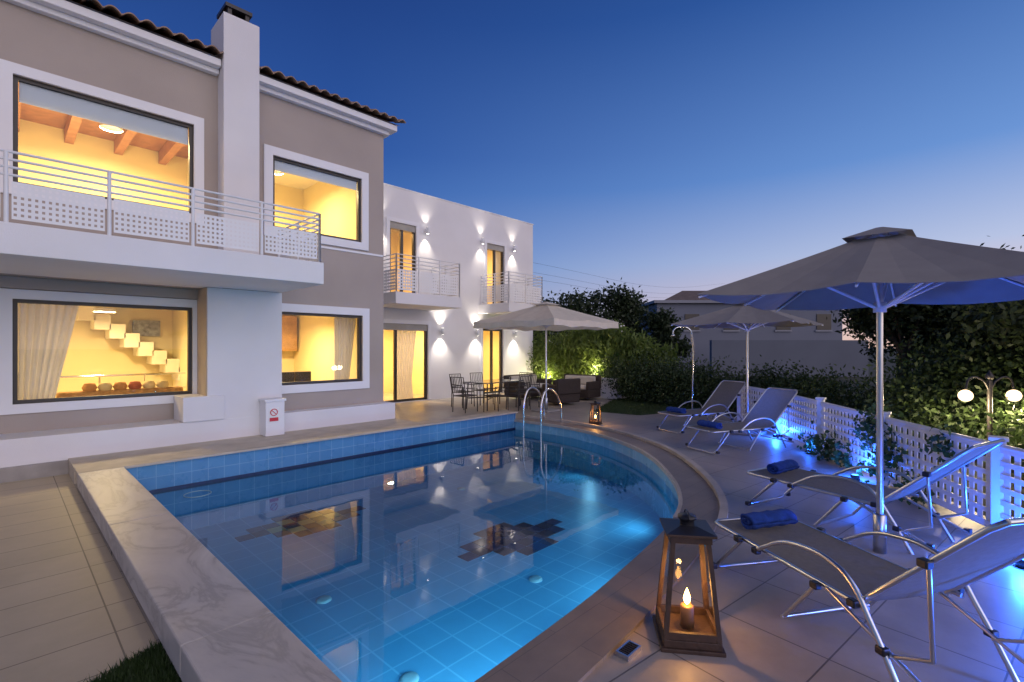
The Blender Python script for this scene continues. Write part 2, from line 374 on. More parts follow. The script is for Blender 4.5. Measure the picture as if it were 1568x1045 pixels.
for nme,W,y,tw in (('window_1',W1,9.2,.14),('window_2',W2,9.2,.15),('window_3',W3,9.5,.13),('window_4',W4,9.2,.15)):
    x0,x1,z0,z1=W
    xo1=x1+tw if nme!='window_3' else 2.262
    xo0=x0-tw if nme!='window_4' else 3.42
    bl=[(xo0,x0,y-.035,y+.003,z0-tw,z1+tw),(x1,xo1,y-.035,y+.003,z0-tw,z1+tw),(x0,x1,y-.035,y+.003,z1,z1+tw),(x0,x1,y-.035,y+.003,z0-tw,z0)]
    boxes(nme+'_trim',bl,trimw,house)
    frame(nme+'_frame',y+.03,y+.10,x0,x1,z0,z1,.05,dark,house)
    mesh(nme+'_glass',[(x0,y+.06,z0),(x1,y+.06,z0),(x1,y+.06,z1),(x0,y+.06,z1)],[(0,1,2,3)],glass,house)
boxes('string_course',[(3.3,5.62,9.185,9.205,3.62,3.66)],trimw,house)
boxes('cornice',[(-7,2.49,9.1,9.22,6.22,6.30),(3.06,5.72,9.1,9.22,6.22,6.30),(-7,2.49,8.98,9.25,6.30,6.42),(3.06,5.84,8.98,9.25,6.30,6.42),(-7,5.84,9.3,16,6.30,6.42)],trimw,house,.01)
def roof(name,x0,x1,y0,z0,y1,z1):
    V=[];F=[];p=.21;ns=10
    nx=int((x1-x0)/p*ns)
    rows=int((y1-y0)/.38)
    for r in range(rows):
        ya=y0+(y1-y0)*r/rows; yb=y0+(y1-y0)*(r+1.12)/rows
        za=z0+(z1-z0)*r/rows+.025; zb=z0+(z1-z0)*(r+1.12)/rows
        base=len(V)
        for i in range(nx+1):
            x=x0+(x1-x0)*i/nx; ph=((x-x0)/p)%1; k=int((x-x0)/p)
            h=.075*abs(math.sin(math.pi*ph)); jy=.012*math.sin(k*12.9+r*3.1)
            for yy,zz in ((ya+jy,za),(yb,zb)): V+=[(x,yy,zz+h),(x,yy,zz+h-.018)]
        for i in range(nx):
            k=base+4*i
            F+=[(k,k+4,k+6,k+2),(k,k+1,k+5,k+4),(k+1,k+3,k+7,k+5)]
    return mesh(name,V,F,termat,house,False)
roof('roof_tiles_left',-7,2.49,8.86,6.44,15,8.9)
roof('roof_tiles_right',3.06,5.97,8.86,6.44,15,8.9)
mesh('roof_deck',[(-7,8.95,6.425),(5.9,8.95,6.425),(5.9,15,8.85),(-7,15,8.85)],[(0,1,2,3)],termat,house)

# balcony main
boxes('balcony_slab',[(-7,3.40,7.23,8.895,2.66,2.99),(-7,2.498,8.895,9.198,2.662,2.985),(3.052,3.40,8.895,9.198,2.662,2.985)],white,house,.008)
def railing(prefix,path,z0,zt,parent,post_sp=None,panel=(.06,.42),rails=4,hole=.055):
    pts=[];bars=[]
    for (a,b_) in path:
        a=Vector((*a,0)); b_=Vector((*b_,0)); L=(b_-a).length; n=max(1,round(L/(post_sp or .85))); u=(b_-a)/L; nr=Vector((-u.y,u.x,0))
        for i in range(n+1):
            p=a+u*(L*i/n)
            bars.append([(p.x,p.y,z0-.08),(p.x,p.y,zt)])
        pts.append([(a.x,a.y,zt),(b_.x,b_.y,zt)])
        for k in range(1,rails):
            z=z0+panel[1]+ (zt-z0-panel[1])*k/rails
            pts.append([(a.x,a.y,z),(b_.x,b_.y,z)])
        V=[];F=[]
        for i in range(n):
            s0=L*i/n+.04; s1=L*(i+1)/n-.04; za=z0+panel[0]; zb=z0+panel[1]
            m=int((s1-s0)/hole); q=int((zb-za)/hole)
            gx=(s1-s0)/m; gz=(zb-za)/q; hw=.27
            def add(sa,sb,zl,zh):
                k=len(V)
                for s,z in ((sa,zl),(sb,zl),(sb,zh),(sa,zh)):
                    pp=a+u*s; V.append((pp.x,pp.y,z))
                F.append((k,k+1,k+2,k+3))
            for r in range(q+1):
                zc=za+r*gz
                add(s0,s1,zc-gz*hw,zc+gz*hw)
            for c in range(m+1):
                sc_=s0+c*gx
                for r in range(q):
                    zc=za+r*gz
                    add(max(s0,sc_-gx*hw),min(s1,sc_+gx*hw),zc+gz*hw,zc+gz*(1-hw))
        mesh(prefix+'_perforated_panels_%d'%len(bars),V,F,railw,parent)
    tube(prefix+'_rails',pts,.014,railw,parent); tube(prefix+'_posts',bars,.02,railw,parent)
railing('balcony',[((-3.29,7.27),(3.35,7.27)),((3.35,7.27),(3.35,8.85))],2.99,3.73,house,.83,hole=.052)

# wing
wing=empty('villa_wing')
D1=(8.05,9.0,3.2,5.5); D2=(12.05,12.95,3.2,5.45); D3=(7.5,9.46,.02,2.42); D4=(11.85,12.88,.02,2.36)
wall('wing_wall',12.8,5.7,14.57,-.02,6.55,[D1,D2,D3,D4],white,wing)
boxes('wing_side',[(14.35,14.57,13.023,19,0,6.55),(5.7,14.34,18.8,19,0,6.55)],white,wing)
boxes('wing_roof',[(5.7,14.34,13.03,18.8,6.2,6.35)],white,wing)
boxes('parapet_cap',[(5.68,14.6,12.78,13.04,6.552,6.58)],trimw,wing)
shut=M('shutter_grey',(.35,.33,.3),.5)
for nme,W,mu in (('door_1',D1,[8.52]),('door_2',D2,[12.5]),('door_3',D3,[8.3]),('door_4',D4,[12.36])):
    x0,x1,z0,z1=W; y=12.8
    tw=.12
    boxes(nme+'_trim',[(x0-tw,x0,y-.03,y+.003,z0,z1+tw),(x1,x1+tw,y-.03,y+.003,z0,z1+tw),(x0,x1,y-.03,y+.003,z1,z1+tw)],trimw,wing)
    frame(nme+'_frame',y+.04,y+.12,x0,x1,z0,z1,.07,dark,wing,mu)
    if nme in('door_1','door_2','door_3'): boxes(nme+'_shutter_box',[(x0,x1,y+.02,y+.2,z1-.2,z1-.001)],shut,wing)
    mesh(nme+'_glass',[(x0,y+.08,z0),(x1,y+.08,z0),(x1,y+.08,z1),(x0,y+.08,z1)],[(0,1,2,3)],glass,wing)
for nme,x0,x1 in (('balcony_a',7.3,9.61),('balcony_b',11.65,13.46)):
    boxes(nme+'_slab',[(x0,x1,11.3,12.797,2.88,3.2)],white,wing,.008)
    railing(nme,[((x0+.05,12.7),(x0+.05,11.35)),((x0+.05,11.35),(x1-.05,11.35)),((x1-.05,11.35),(x1-.05,12.7))],3.2,4.22,wing,.8,panel=(.08,.6),rails=4,hole=.08)
lampe=emis('sconce_lens',(1,.93,.8),14)
for i,(x,z) in enumerate([(7.72,5.4),(9.36,5.4),(11.74,5.44),(13.37,5.42),(9.95,2.22),(11.5,2.2),(13.45,2.2)]):
    revolve(f'sconce_{i}',[(.0,-.1),(.05,-.1),(.05,.1),(0,.1)],railw,wing,16,(x,12.66,z))
    revolve(f'sconce_lens_{i}',[(.0,-.104),(.035,-.104)],lampe,wing,16,(x,12.66,z))
    revolve(f'sconce_lens_top_{i}',[(.0,.104),(.035,.104)],lampe,wing,16,(x,12.66,z))
    boxes(f'sconce_arm_{i}',[(x-.02,x+.02,12.7,12.8,z-.02,z+.02)],railw,wing)
    for s in (1,-1):
        spot(f'sconce_light_{i}_{s}',(x,12.66,z+s*.12),(0,.1,s),(95 if s<0 else 55) if z<3 else (55 if s<0 else 22),(1,.89,.74),95 if z<3 else 80,wing,.03,1)

# ------------------------------------------------------------ interiors
def room(name,x0,x1,y0,y1,z0,z1,e,col,mat,parent,lights=1,ceil=None,floor=None):
    e*=1.45
    v,_=boxdata((x0,x1,y0,y1,z0,z1))
    mesh(name+'_walls',v,[(3,2,6,7),(1,2,6,5),(0,3,7,4)],mat,parent)
    mesh(name+'_ceiling',v,[(4,5,6,7)],ceil or creamw,parent)
    mesh(name+'_floor',v,[(0,1,2,3)],floor or stone,parent)
    for i in range(lights):
        lx=x0+(x1-x0)*(i+.5)/lights
        disk(f'{name}_ceiling_light_{i}',(lx,(y0+y1)/2,z1-.25),e/lights,col,.28,parent)
        revolve(f'{name}_lamp_shade_{i}',[(.16,-.02),(.16,.03),(.1,.05),(.02,.06),(.02,.24)],trimw,parent,20,(lx,(y0+y1)/2,z1-.25))
room('living_upper',-3,2.75,9.43,12.3,2.9,5.75,175,WARM,cream,house,2,ceil=wood_r)
point('beam_uplight',(.9,11.0,4.6),40,WARM,.05,house)
boxes('ceiling_beams',[(x,x+.13,9.45,12.28,5.5,5.74) for x in np.arange(-2.8,2.6,.72)],wood_r,house)
room('bedroom_upper',2.8,5.38,9.43,12.6,2.9,5.75,80,WARM,cream,house)
room('living_lower',-3,2.75,9.73,13.6,.1,2.62,125,WARM,cream,house,2)
room('kitchen_lower',2.8,5.38,9.43,13.2,.1,2.62,85,WARM,cream,house)
room('wing_room_a',5.75,10.4,13.03,16,.01,2.8,140,(1,.66,.27),cream,wing,2)
room('wing_room_b',10.5,14.3,13.03,16,.01,2.8,90,(1,.66,.27),cream,wing)
room('wing_room_c',5.75,10.4,13.03,16,3.1,6.1,85,(1,.6,.24),cream,wing)
room('wing_room_d',10.5,14.3,13.03,16,3.1,6.1,85,(1,.64,.26),cream,wing)
blind=M('roller_blind',(.55,.63,.74),.8,.03,3)
boxes('roller_blind_a',[(.16,2.09,9.28,9.285,4.98,5.25)],blind,house)
boxes('roller_blind_b',[(3.43,5.06,9.28,9.285,4.93,5.11)],blind,house)
def curtain(name,x0,x1,y,z0,z1,parent,pinch=None,axis='x'):
    V=[];F=[];nx=60;nz=10
    for j in range(nz+1):
        tz=j/nz
        xe=x1
        if pinch is not None:
            s=1-abs(tz-.25)*1.3; xe=x1-(x1-x0)*pinch*max(0,s)
        for i in range(nx+1):
            t=i/nx; V.append((x0+(xe-x0)*t,y+.035*math.sin(t*44)+.012*math.sin(t*97+tz*3),z0+(z1-z0)*tz))
    for j in range(nz):
        for i in range(nx):
            k=j*(nx+1)+i; F.append((k,k+1,k+nx+2,k+nx+1))
    return mesh(name,V,F,curt,parent,True)
curtain('curtain_living',.12,.85,9.85,.3,2.5,house,.45)
curtain('curtain_kitchen',4.75,5.25,9.62,.3,2.5,house,.4)
curtain('curtain_door3',8.55,9.3,13.15,.05,2.5,wing,.3)
curtain('curtain_door3_b',7.3,7.75,13.15,.05,2.5,wing,.3)
curtain('curtain_door1',7.9,8.2,13.15,3.15,5.5,wing)
curtain('curtain_door2',12.7,13.1,13.15,3.15,5.5,wing)
st=[];n=11
for i in range(n):
    x=1.05+i*.24; zt=2.55-i*.185
    st.append((x,x+.26,12.9,13.55,zt-.30,zt))
boxes('staircase',st,creamw,house)
boxes('stair_picture',[(2.0,2.5,13.5,13.56,1.95,2.3)],M('picture_art',(.25,.27,.3),.5,.5,12),house)
tube('stair_railing',[[(.6,12.2,1.15),(2.7,12.2,1.15)],[(.6,12.2,.1),(.6,12.2,1.15)],[(1.3,12.2,.1),(1.3,12.2,1.15)],[(2.0,12.2,.1),(2.0,12.2,1.15)],[(.6,12.2,.85),(2.7,12.2,.85)]],.02,chrome,house)
boxes('sofa_living',[(.6,2.3,10.5,10.7,.1,.98),(.6,2.3,10.7,11.3,.1,.55)],M('orange_sofa',(.5,.28,.1),.9,.3,15),house,.04)
for i in range(6):
    x=1.0+i*.2
    revolve(f'cushion_{i}',[(0,-.08),(.07,-.07),(.1,0),(.07,.07),(0,.08)],M(f'cushion_mat_{i}',random.choice([(.6,.3,.1),(.75,.6,.3),(.5,.15,.08)]),.9),house,12,(x,10.6,1.03))
boxes('kitchen_cabinets',[(2.85,5.3,12.6,13.15,.1,1.0),(4.3,5.3,12.8,13.15,1.6,2.5)],M('kitchen_wood',(.45,.25,.1),.5,.2,6),house)
boxes('kitchen_niche_frame',[(3.9,3.96,13.1,13.18,1.2,2.1),(4.7,4.76,13.1,13.18,1.2,2.1),(3.9,4.76,13.1,13.18,2.1,2.16),(3.96,4.7,13.14,13.18,1.2,2.1)],M('niche_tile',(.5,.45,.4),.5,.4,20),house)
boxes('kitchen_table',[(3.6,4.6,10.6,11.4,.82,.87),(3.7,3.76,10.7,10.76,.1,.82),(4.44,4.5,10.7,10.76,.1,.82)],dark,house)
for i,x in enumerate((3.75,4.1,4.45)):
    boxes(f'kitchen_chair_{i}',[(x-.17,x+.17,10.42,10.46,.5,1.18),(x-.17,x+.17,10.46,10.8,.5,.55)],dark,house,.01)
revolve('flower_vase',[(0,0),(.05,0),(.07,.1),(.03,.2),(.05,.24)],dark,house,16,(4.0,11,.87))
boxes('bedroom_picture',[(3.35,3.42,12.5,12.58,4.9,5.25)],dark,house)
boxes('wing_wardrobe',[(6.2,7.6,15.4,15.95,.02,2.3)],M('wardrobe_wood',(.4,.22,.09),.5,.2,6),wing)

# sign box on column
sb=empty('pool_equipment_box')
boxes('box_body',[(3.05,3.36,8.62,8.898,.2,.78)],trimw,sb,.01)
boxes('box_lid',[(3.03,3.38,8.60,8.898,.78,.82)],trimw,sb,.005)
boxes('sign_plate',[(3.10,3.26,8.612,8.619,.42,.68)],M('sign_white',(.8,.8,.8),.4),sb)
red=M('sign_red',(.6,.02,.03),.4)
tube('sign_ring',[(3.18+.055*math.cos(a),8.607,.60+.055*math.sin(a)) for a in np.linspace(0,2*math.pi,25)],.007,red,sb)
tube('sign_bar',[(3.145,8.607,.635),(3.215,8.607,.565)],.006,red,sb)
boxes('sign_text_band',[(3.11,3.25,8.606,8.611,.45,.51)],red,sb)

# ------------------------------------------------------------ foliage helpers
def leaves(name,blobs,n,size,mat,parent=None,clumps=40,spread=.22,elong=1.6,up=0):
    tot=sum(b[3]*b[4]*b[5] for b in blobs); P=[]
    for b in blobs:
        c=np.array(b[:3]); r=np.array(b[3:6]); k=max(60,int(n*b[3]*b[4]*b[5]/tot))
        nc=max(6,int(clumps*(b[3]*b[4]*b[5]/tot)*len(blobs)))
        d=rng.normal(size=(nc,3)); d/=np.linalg.norm(d,axis=1)[:,None]
        cc=c+d*r*rng.uniform(.45,1.02,size=(nc,1))
        idx=rng.integers(0,nc,k)
        P.append(cc[idx]+rng.normal(size=(k,3))*r.mean()*spread)
    P=np.concatenate(P); P=P[P[:,2]>0.02]; k=len(P)
    a=rng.normal(size=(k,3)); a[:,2]+=up; a/=np.linalg.norm(a,axis=1)[:,None]
    t=rng.normal(size=(k,3)); b_=np.cross(a,t); b_/=np.linalg.norm(b_,axis=1)[:,None]
    s=size*rng.uniform(.6,1.3,size=(k,1))
    A=a*s*elong*.5; B=b_*s*.5
    V=np.stack([P-A,P+B*.8,P+A,P-B*.8],axis=1).reshape(-1,3)
    m=bpy.data.meshes.new(name); m.vertices.add(4*k); m.vertices.foreach_set('co',V.ravel())
    m.loops.add(4*k); m.loops.foreach_set('vertex_index',np.arange(4*k))
    m.polygons.add(k); m.polygons.foreach_set('loop_start',np.arange(0,4*k,4)); m.polygons.foreach_set('loop_total',np.full(k,4))
    m.update(); m.validate(); m.materials.append(mat)
    return link(bpy.data.objects.new(name,m),parent)
def tree(name,x,y,h,cr,n,size,mat,trunk=.12,blobs=None):
    e=empty(name,(0,0,0))
    th=h*.55
    tube('trunk',[(x,y,-.05),(x+.1,y,th*.5),(x-.05,y+.05,th)],trunk,bark,e,smooth=True)
    limbs=[];bl=[]
    for i in range(8):
        a=i*2*math.pi/8+random.random(); rr=cr*random.uniform(.4,.8); zz=h*random.uniform(.45,.9)
        limbs.append([(x,y,th*random.uniform(.6,1)),(x+rr*.5*math.cos(a),y+rr*.5*math.sin(a),zz*.85),(x+rr*math.cos(a),y+rr*math.sin(a),zz)])
        bl.append((x+rr*math.cos(a),y+rr*math.sin(a),zz,cr*random.uniform(.3,.55),cr*random.uniform(.3,.55),h*random.uniform(.08,.17)))
    bl.append((x,y,h*.8,cr*.5,cr*.5,h*.2))
    tube('limbs',limbs,trunk*.35,bark,e,smooth=True)
    leaves('crown',bl,n,size,mat,e,clumps=90,spread=.28)
    return e
def dirp(u,d):
    r=(u-784)/748; return (d*(.7223+.6915*r), d*(.6915-.7223*r))
for (x,y,h,cr) in [(19.2,13.6,4.3,1.5),(20.6,12.0,4.5,1.2),(18,15.6,3.9,1.5),(20.6,10.2,3.3,.8)]:
    tree('garden_tree',x,y,h,cr,5000,.12,tree_m)
for (x,y,h,cr) in [(13.9,1.2,3.3,1.3),(14.5,-.6,3.5,1.8),(12.2,-1.2,3.0,1.6),(15.8,-3,3.7,2.0),(11,-3.0,2.9,1.6),(17,.4,3.5,1.6)]:
    tree('broadleaf_tree',x,y,h,cr,12000,.08,tree_m)
h=empty('hedge')
leaves('hedge_leaves',[(13.9,7.6,.55,.5,.9,.7),(13.7,6.4,.55,.5,.9,.66),(13.8,5.2,.45,.6,.9,.55),(14.2,4.0,.4,.7,.9,.5),(14.3,8.8,.6,.5,.8,.6)],32000,.055,hedge_m,h,clumps=60,spread=.3)
h=empty('garden_shrubs')
leaves('shrub_leaves',[(12.9,2.9,.4,.8,.8,.5),(12.0,2.1,.5,.7,.7,.5),(11.2,1.0,.5,.9,.7,.6),(10.2,.2,.4,.9,.7,.5),(9.2,-.8,.35,1,.7,.45),(12.5,.2,.8,1.2,.9,.9),(11.6,-1.4,.8,1.4,1,.9),(8.0,-1.8,.3,1,.6,.4)],52000,.058,hedge_m,h,clumps=70,spread=.28)
pw=empty('planter_wall'); boxes('wall_body',[(13.8,13.98,8.5,10.6,0,.68)],white,pw,.01); boxes('wall_return',[(13.985,15.4,8.5,8.68,0,.68)],white,pw,.01)
h=empty('lit_bush')
leaves('bush_leaves',[(14.95,12.7,1.2,.45,.55,1.0),(15.0,11.9,1.15,.6,.6,.95)],13000,.065,bush_m,h,clumps=50,spread=.28)
h=empty('bamboo_shrub')
leaves('bamboo_leaves',[(14.9,10.9,1.3,.5,.5,1.0),(14.8,10.1,1.4,.5,.6,1.05),(14.9,9.3,1.35,.55,.6,1.0),(15.0,8.5,1.2,.55,.6,.9),(15.2,7.8,1.0,.5,.6,.8)],20000,.075,bush_m,h,clumps=70,spread=.25,elong=3.5,up=1.2)
point('bush_uplight',(14.35,11.9,.6),75,(1,.88,.5),.08); point('bush_uplight',(14.15,9.6,.9),50,(1,.85,.5),.08)
def grass(name,poly_fn,n,hh,mat):
    P=[]
    while len(P)<n:
        p=poly_fn()
        if p: P.append(p)
    V=[];F=[]
    for (x,y,z) in P:
        a=random.random()*6.28; w_=.004; l=hh*random.uniform(.5,1.2); dx=math.cos(a)*w_; dy=math.sin(a)*w_; bx=random.gauss(0,.35)*l; by=random.gauss(0,.35)*l
        k=len(V); V+=[(x-dx,y-dy,z),(x+dx,y+dy,z),(x+bx,y+by,z+l)]; F.append((k,k+1,k+2))
    return mesh(name,V,F,mat)
def lawnp():
    x=random.uniform(10.9,14.1); y=random.uniform(5.5,8.6)
    if y< 6.1-(x-11)*.32 or y>7.4+(x-10.8)*.4 : return None
    return (x,y,.004)
grass('lawn_grass',lawnp,12000,.05,grass_m)
def cornp():
    x=random.uniform(.22,.62); y=random.uniform(2.4,3.5)
    if y>3.18+(x-.25)*.5+random.gauss(0,.02) or x<.27+random.gauss(0,.02)+(3.3-y)*-.1: return None
    return (x,y,0)
grass('corner_grass',cornp,14000,.045,grass_m)

# ------------------------------------------------------------ fence
fence=empty('lattice_fence')
def lattice(a,b_,z0,z1,tag):
    a=Vector((*a,0)); b_=Vector((*b_,0)); L=(b_-a).length; u=(b_-a)/L
    V=[];F=[]; g=.10; wd=.028
    def add(sa,sb,zl,zh,off):
        nr=Vector((-u.y,u.x,0))*off; k=len(V)
        for s,z in ((sa,zl),(sb,zl),(sb,zh),(sa,zh)):
            p=a+u*s+nr; V.append((p.x,p.y,z))
        F.append((k,k+1,k+2,k+3))
    m=int(L/g)
    for i in range(m+1):
        s=L*i/m; add(max(0,s-wd),min(L,s+wd),z0,z1,0)
    q=int((z1-z0)/g)
    for j in range(q+1):
        z=z0+(z1-z0)*j/q; add(0,L,z-wd*.8,z+wd*.8,.012)
    o=mesh('lattice_'+tag,V,F,railw,fence); md=o.modifiers.new('s','SOLIDIFY'); md.thickness=.008
def fp(t): return (6.07+4.23*t,-.12+2.88*t)
ps=[(-.42),(0),(.334),(.667),(1.0)]
for i in range(len(ps)-1):
    lattice(fp(ps[i]),fp(ps[i+1]),.12,.80,str(i))
lattice(fp(1.0),(11.5,3.9),.12,.80,'end')
for t in ps:
    x,y=fp(t); boxes('post_%d'%int(t*100),[(x-.05,x+.05,y-.05,y+.05,0,.88),(x-.065,x+.065,y-.065,y+.065,.88,.91)],railw,fence,.006)
boxes('post_end',[(11.45,11.55,3.85,3.95,0,.88)],railw,fence,.006)
tl=[(fp(ps[0])[0],fp(ps[0])[1],.83),(fp(1)[0],fp(1)[1],.83),(11.5,3.9,.83)]
tube('top_rail',tl,.024,railw,fence); tube('bottom_rail',[(p[0],p[1],.09) for p in tl],.02,railw,fence)
iv=empty('climbing_ivy')
bl=[]
for t,zz,rr in ((.30,.45,.22),(.34,.2,.2),(.36,.75,.2),(.40,.55,.16),(.12,.75,.16),(.6,.12,.25),(.5,.12,.2),(.2,.1,.2),(.7,.12,.2)):
    x,y=fp(t); bl.append((x+.0,y-.0,zz,rr,rr*.7,rr))
leaves('ivy_leaves',bl,2200,.065,ivy_m,iv,clumps=60,spread=.42,elong=1.2)
bem=emis('blue_led',(.02,.12,1),25)
for (x,y,e) in [(10.0,2.75,36),(7.55,1.15,42),(5.45,-.25,60),(3.55,-.75,90),(8.9,1.95,16)]:
    g=empty('garden_spotlight')
    revolve('housing',[(0,0),(.05,0),(.05,.06),(.042,.07)],black,g,16,(x,y,.0)); revolve('lens',[(0,.066),(.04,.066)],bem,g,16,(x,y,0))
    point('blue_light',(x,y,.16),e,(.02,.13,1),.04,g)

# ------------------------------------------------------------ umbrellas
def umbrella(x,y,s,ze,za,mat,valance=0,rz=0,base=True):
    e=empty('patio_umbrella',(x,y,0),rz)
    tube('pole',[(0,0,.0),(0,0,za-.02)],.024,alum,e,res=6)
    V=[];F=[];N=10
    corners=[(-s,-s),(s,-s),(s,s),(-s,s)]
    mids=[(0,-s),(s,0),(0,s),(-s,0)]
    rim=[]
    for i in range(4): rim+= [corners[i],mids[i]]
    ring_pts=[]
    for i in range(8):
        a=rim[i]; b_=rim[(i+1)%8]
        for k in range(4):
            t=k/4; ring_pts.append((a[0]+(b_[0]-a[0])*t,a[1]+(b_[1]-a[1])*t,t))
    R=len(ring_pts)
    zm=za-.02
    for j in range(N+1):
        q=.13+.87*j/N
        for (px,py,t) in ring_pts:
            sag=.04*math.sin(math.pi*t)*q
            V.append((px*q*(1-.02*math.sin(math.pi*t)),py*q*(1-.02*math.sin(math.pi*t)),zm+(ze-zm)*(q**.93)-sag))
    for j in range(N):
        for i in range(R):
            k=j*R+i; k2=j*R+(i+1)%R; F.append((k,k2,k2+R,k+R))
    o=mesh('canopy',V,F,mat,e,False); md=o.modifiers.new('s','SOLIDIFY'); md.thickness=.004
    V=[];F=[]
    q0=.19
    for j in range(4):
        q=.02+q0*j/3
        for (px,py,t) in ring_pts: V.append((px*q,py*q,za+.012+(ze-zm)*q*.9))
    for j in range(3):
        for i in range(R):
            k=j*R+i; k2=j*R+(i+1)%R; F.append((k,k2,k2+R,k+R))
    mesh('vent_cap',V,F,mat,e)
    ribs=[];str_=[]
    for (px,py) in corners+mids:
        z_=lambda q:zm+(ze-zm)*(q**.93)-.022
        ribs.append([(px*.03,py*.03,z_(.05)),(px*.99,py*.99,z_(1)-.0)])
        str_.append([(px*.03,py*.03,ze-.1),(px*.52,py*.52,z_(.52))])
    tube('ribs',ribs,.009,railw,e); tube('struts',str_,.012,railw,e)
    revolve('hub',[(.0,-.04),(.045,-.04),(.045,.04),(0,.04)],railw,e,16,(0,0,ze-.1))
    revolve('crown_hub',[(.0,-.03),(.05,-.03),(.05,.03),(0,.03)],railw,e,16,(0,0,za-.07))
    if valance:
        V=[];F=[]
        for i,(px,py,t) in enumerate(ring_pts):
            sag=.035*math.sin(math.pi*t)
            V+=[(px,py,ze-sag),(px*1.005,py*1.005,ze-valance+.03*math.sin(math.pi*t*2)**2-sag)]
        for i in range(R):
            k=2*i;k2=2*((i+1)%R); F.append((k,k2,k2+1,k+1))
        mesh('valance',V,F,mat,e)
    boxes('base_plate',[(-.28,.28,-.28,.28,.0,.05)],M('base_stone',(.35,.33,.3),.8),e,.015)
    revolve('base_socket',[(.03,.05),(.045,.05),(.045,.35),(.03,.36)],alum,e,16)
    return e
umbrella(4.89,.58,1.05,2.12,2.66,canvas)
umbrella(10.15,3.3,1.08,2.15,2.62,canvas)
umbrella(9.98,8.3,1.36,2.36,2.90,canvas2,.16)

# ------------------------------------------------------------ loungers
def lounger(x,y,d,towel=True,back=.96):
    e=empty('sun_lounger',(x,y,0),math.atan2(d[1],d[0]))
    W_=.31; zs=.36; XH=1.24; XT=1.86
    rails=[]
    rails.append([(.0,W_-.05,zs),(.0,-W_+.05,zs)])
    for s in (1,-1):
        rails.append([(0,s*(W_-.05),zs),(.03,s*(W_-.01),zs),(.08,s*W_,zs),(1.29,s*W_,zs)])
        rails.append([(XH-.03,s*W_,zs-.02),(XT-.04,s*W_,back-.04),(XT,s*(W_-.04),back)])
    rails.append([(XT,W_-.04,back),(XT,-W_+.04,back)])
    tube('side_rails',rails,.014,alum,e,res=4)
    o=W_+.0
    tube('front_leg',[(.34,o,zs-.01),(.06,o,.06),(.03,o-.03,.02),(.03,-o+.03,.02),(.06,-o,.06),(.34,-o,zs-.01)],.013,alum,e)
    sl_=(back-zs)/(XT-XH)
    for s in (1,-1):
        q=s*(W_+.035)
        tube('arm_leg_%d'%s,[(.50,q,.34),(.62,q,.42),(.74,q,.49),(.9,q,.53),(1.1,q,.53),(1.22,q,.48),(1.34,q,.32),(1.52,q,.02)],.014,alum,e,smooth=True)
        tube('mid_leg_%d'%s,[(1.0,q-s*.02,zs),(.74,q-s*.02,.03)],.013,alum,e)
        tube('back_prop_%d'%s,[(XH+.36,q-s*.02,zs+.36*sl_),(1.62,q-s*.02,.30),(1.42,q-s*.02,.2)],.011,alum,e)
        tube('brace_%d'%s,[(1.06,q-s*.02,zs),(1.72,q-s*.02,.10)],.011,alum,e)
        for k,(jx,jz) in enumerate([(.34,zs),(.52,.35),(XH,zs+.01),(1.40,.22),(XH+.36,zs+.36*sl_),(1.62,.15),(.06,.05),(1.0,.35)]):
            boxes('joint_%d_%d'%(s,k),[(jx-.025,jx+.025,q-.022,q+.022,jz-.02,jz+.02)],black,e,.008)
    tube('rear_crossbar',[(1.72,W_+.03,.09),(1.72,-W_-.03,.09)],.012,alum,e)
    tube('mid_crossbar',[(.74,W_+.03,.03),(.74,-W_-.03,.03)],.012,alum,e)
    V=[];F=[];nx=24;ny=6
    for i in range(nx+1):
        t=i/nx
        if t<.62: xx=.01+(XH-.01)*t/.62; pz=zs+.012
        else:
            q=(t-.62)/.38; xx=XH+q*(XT-XH); pz=zs+.012+q*(back-zs-.01)
        for j in range(ny+1):
            v=-1+2*j/ny; V.append((xx,v*(W_-.005),pz-.018*(1-v*v)))
    for i in range(nx):
        for j in range(ny):
            k=i*(ny+1)+j; F.append((k,k+ny+1,k+ny+2,k+1))
    mesh('sling_seat',V,F,fabric,e,True)
    if towel:
        t=empty('rolled_towel',(0,0,0)); t.parent=None
        a=math.atan2(d[1],d[0]); t.location=(x+math.cos(a)*.22,y+math.sin(a)*.22,zs+.01); t.rotation_euler=(0,0,a+.08)
        V=[];F=[];L=.2;nl=16
        sp_=[]
        for k in range(90):
            th=k/90*2*math.pi*3; r=.016+.052*k/90; sp_.append((r*math.cos(th)*1.15,r*math.sin(th)*.9))
        for k,(a_,b_) in enumerate(sp_):
            for l in range(nl+1):
                yy=-L+2*L*l/nl; f=1+.05*math.sin(l*1.3+k*.13)+.02*math.sin(l*3.7)
                V.append((a_*f,yy+.010*math.sin(k*.35),.066+b_*f))
        for k in range(len(sp_)-1):
            for l in range(nl):
                q=k*(nl+1)+l; F.append((q,q+1,q+nl+2,q+nl+1))
        o=mesh('towel_roll',V,F,towelm,t,True); md=o.modifiers.new('s','SOLIDIFY'); md.thickness=.013
    return e
lounger(4.04,1.31,(-.56,-.83),back=1.0)
lounger(5.80,1.72,(-.30,-.95))
lounger(9.2,4.5,(.93,-.36)); lounger(7.85,3.3,(.9,-.42))

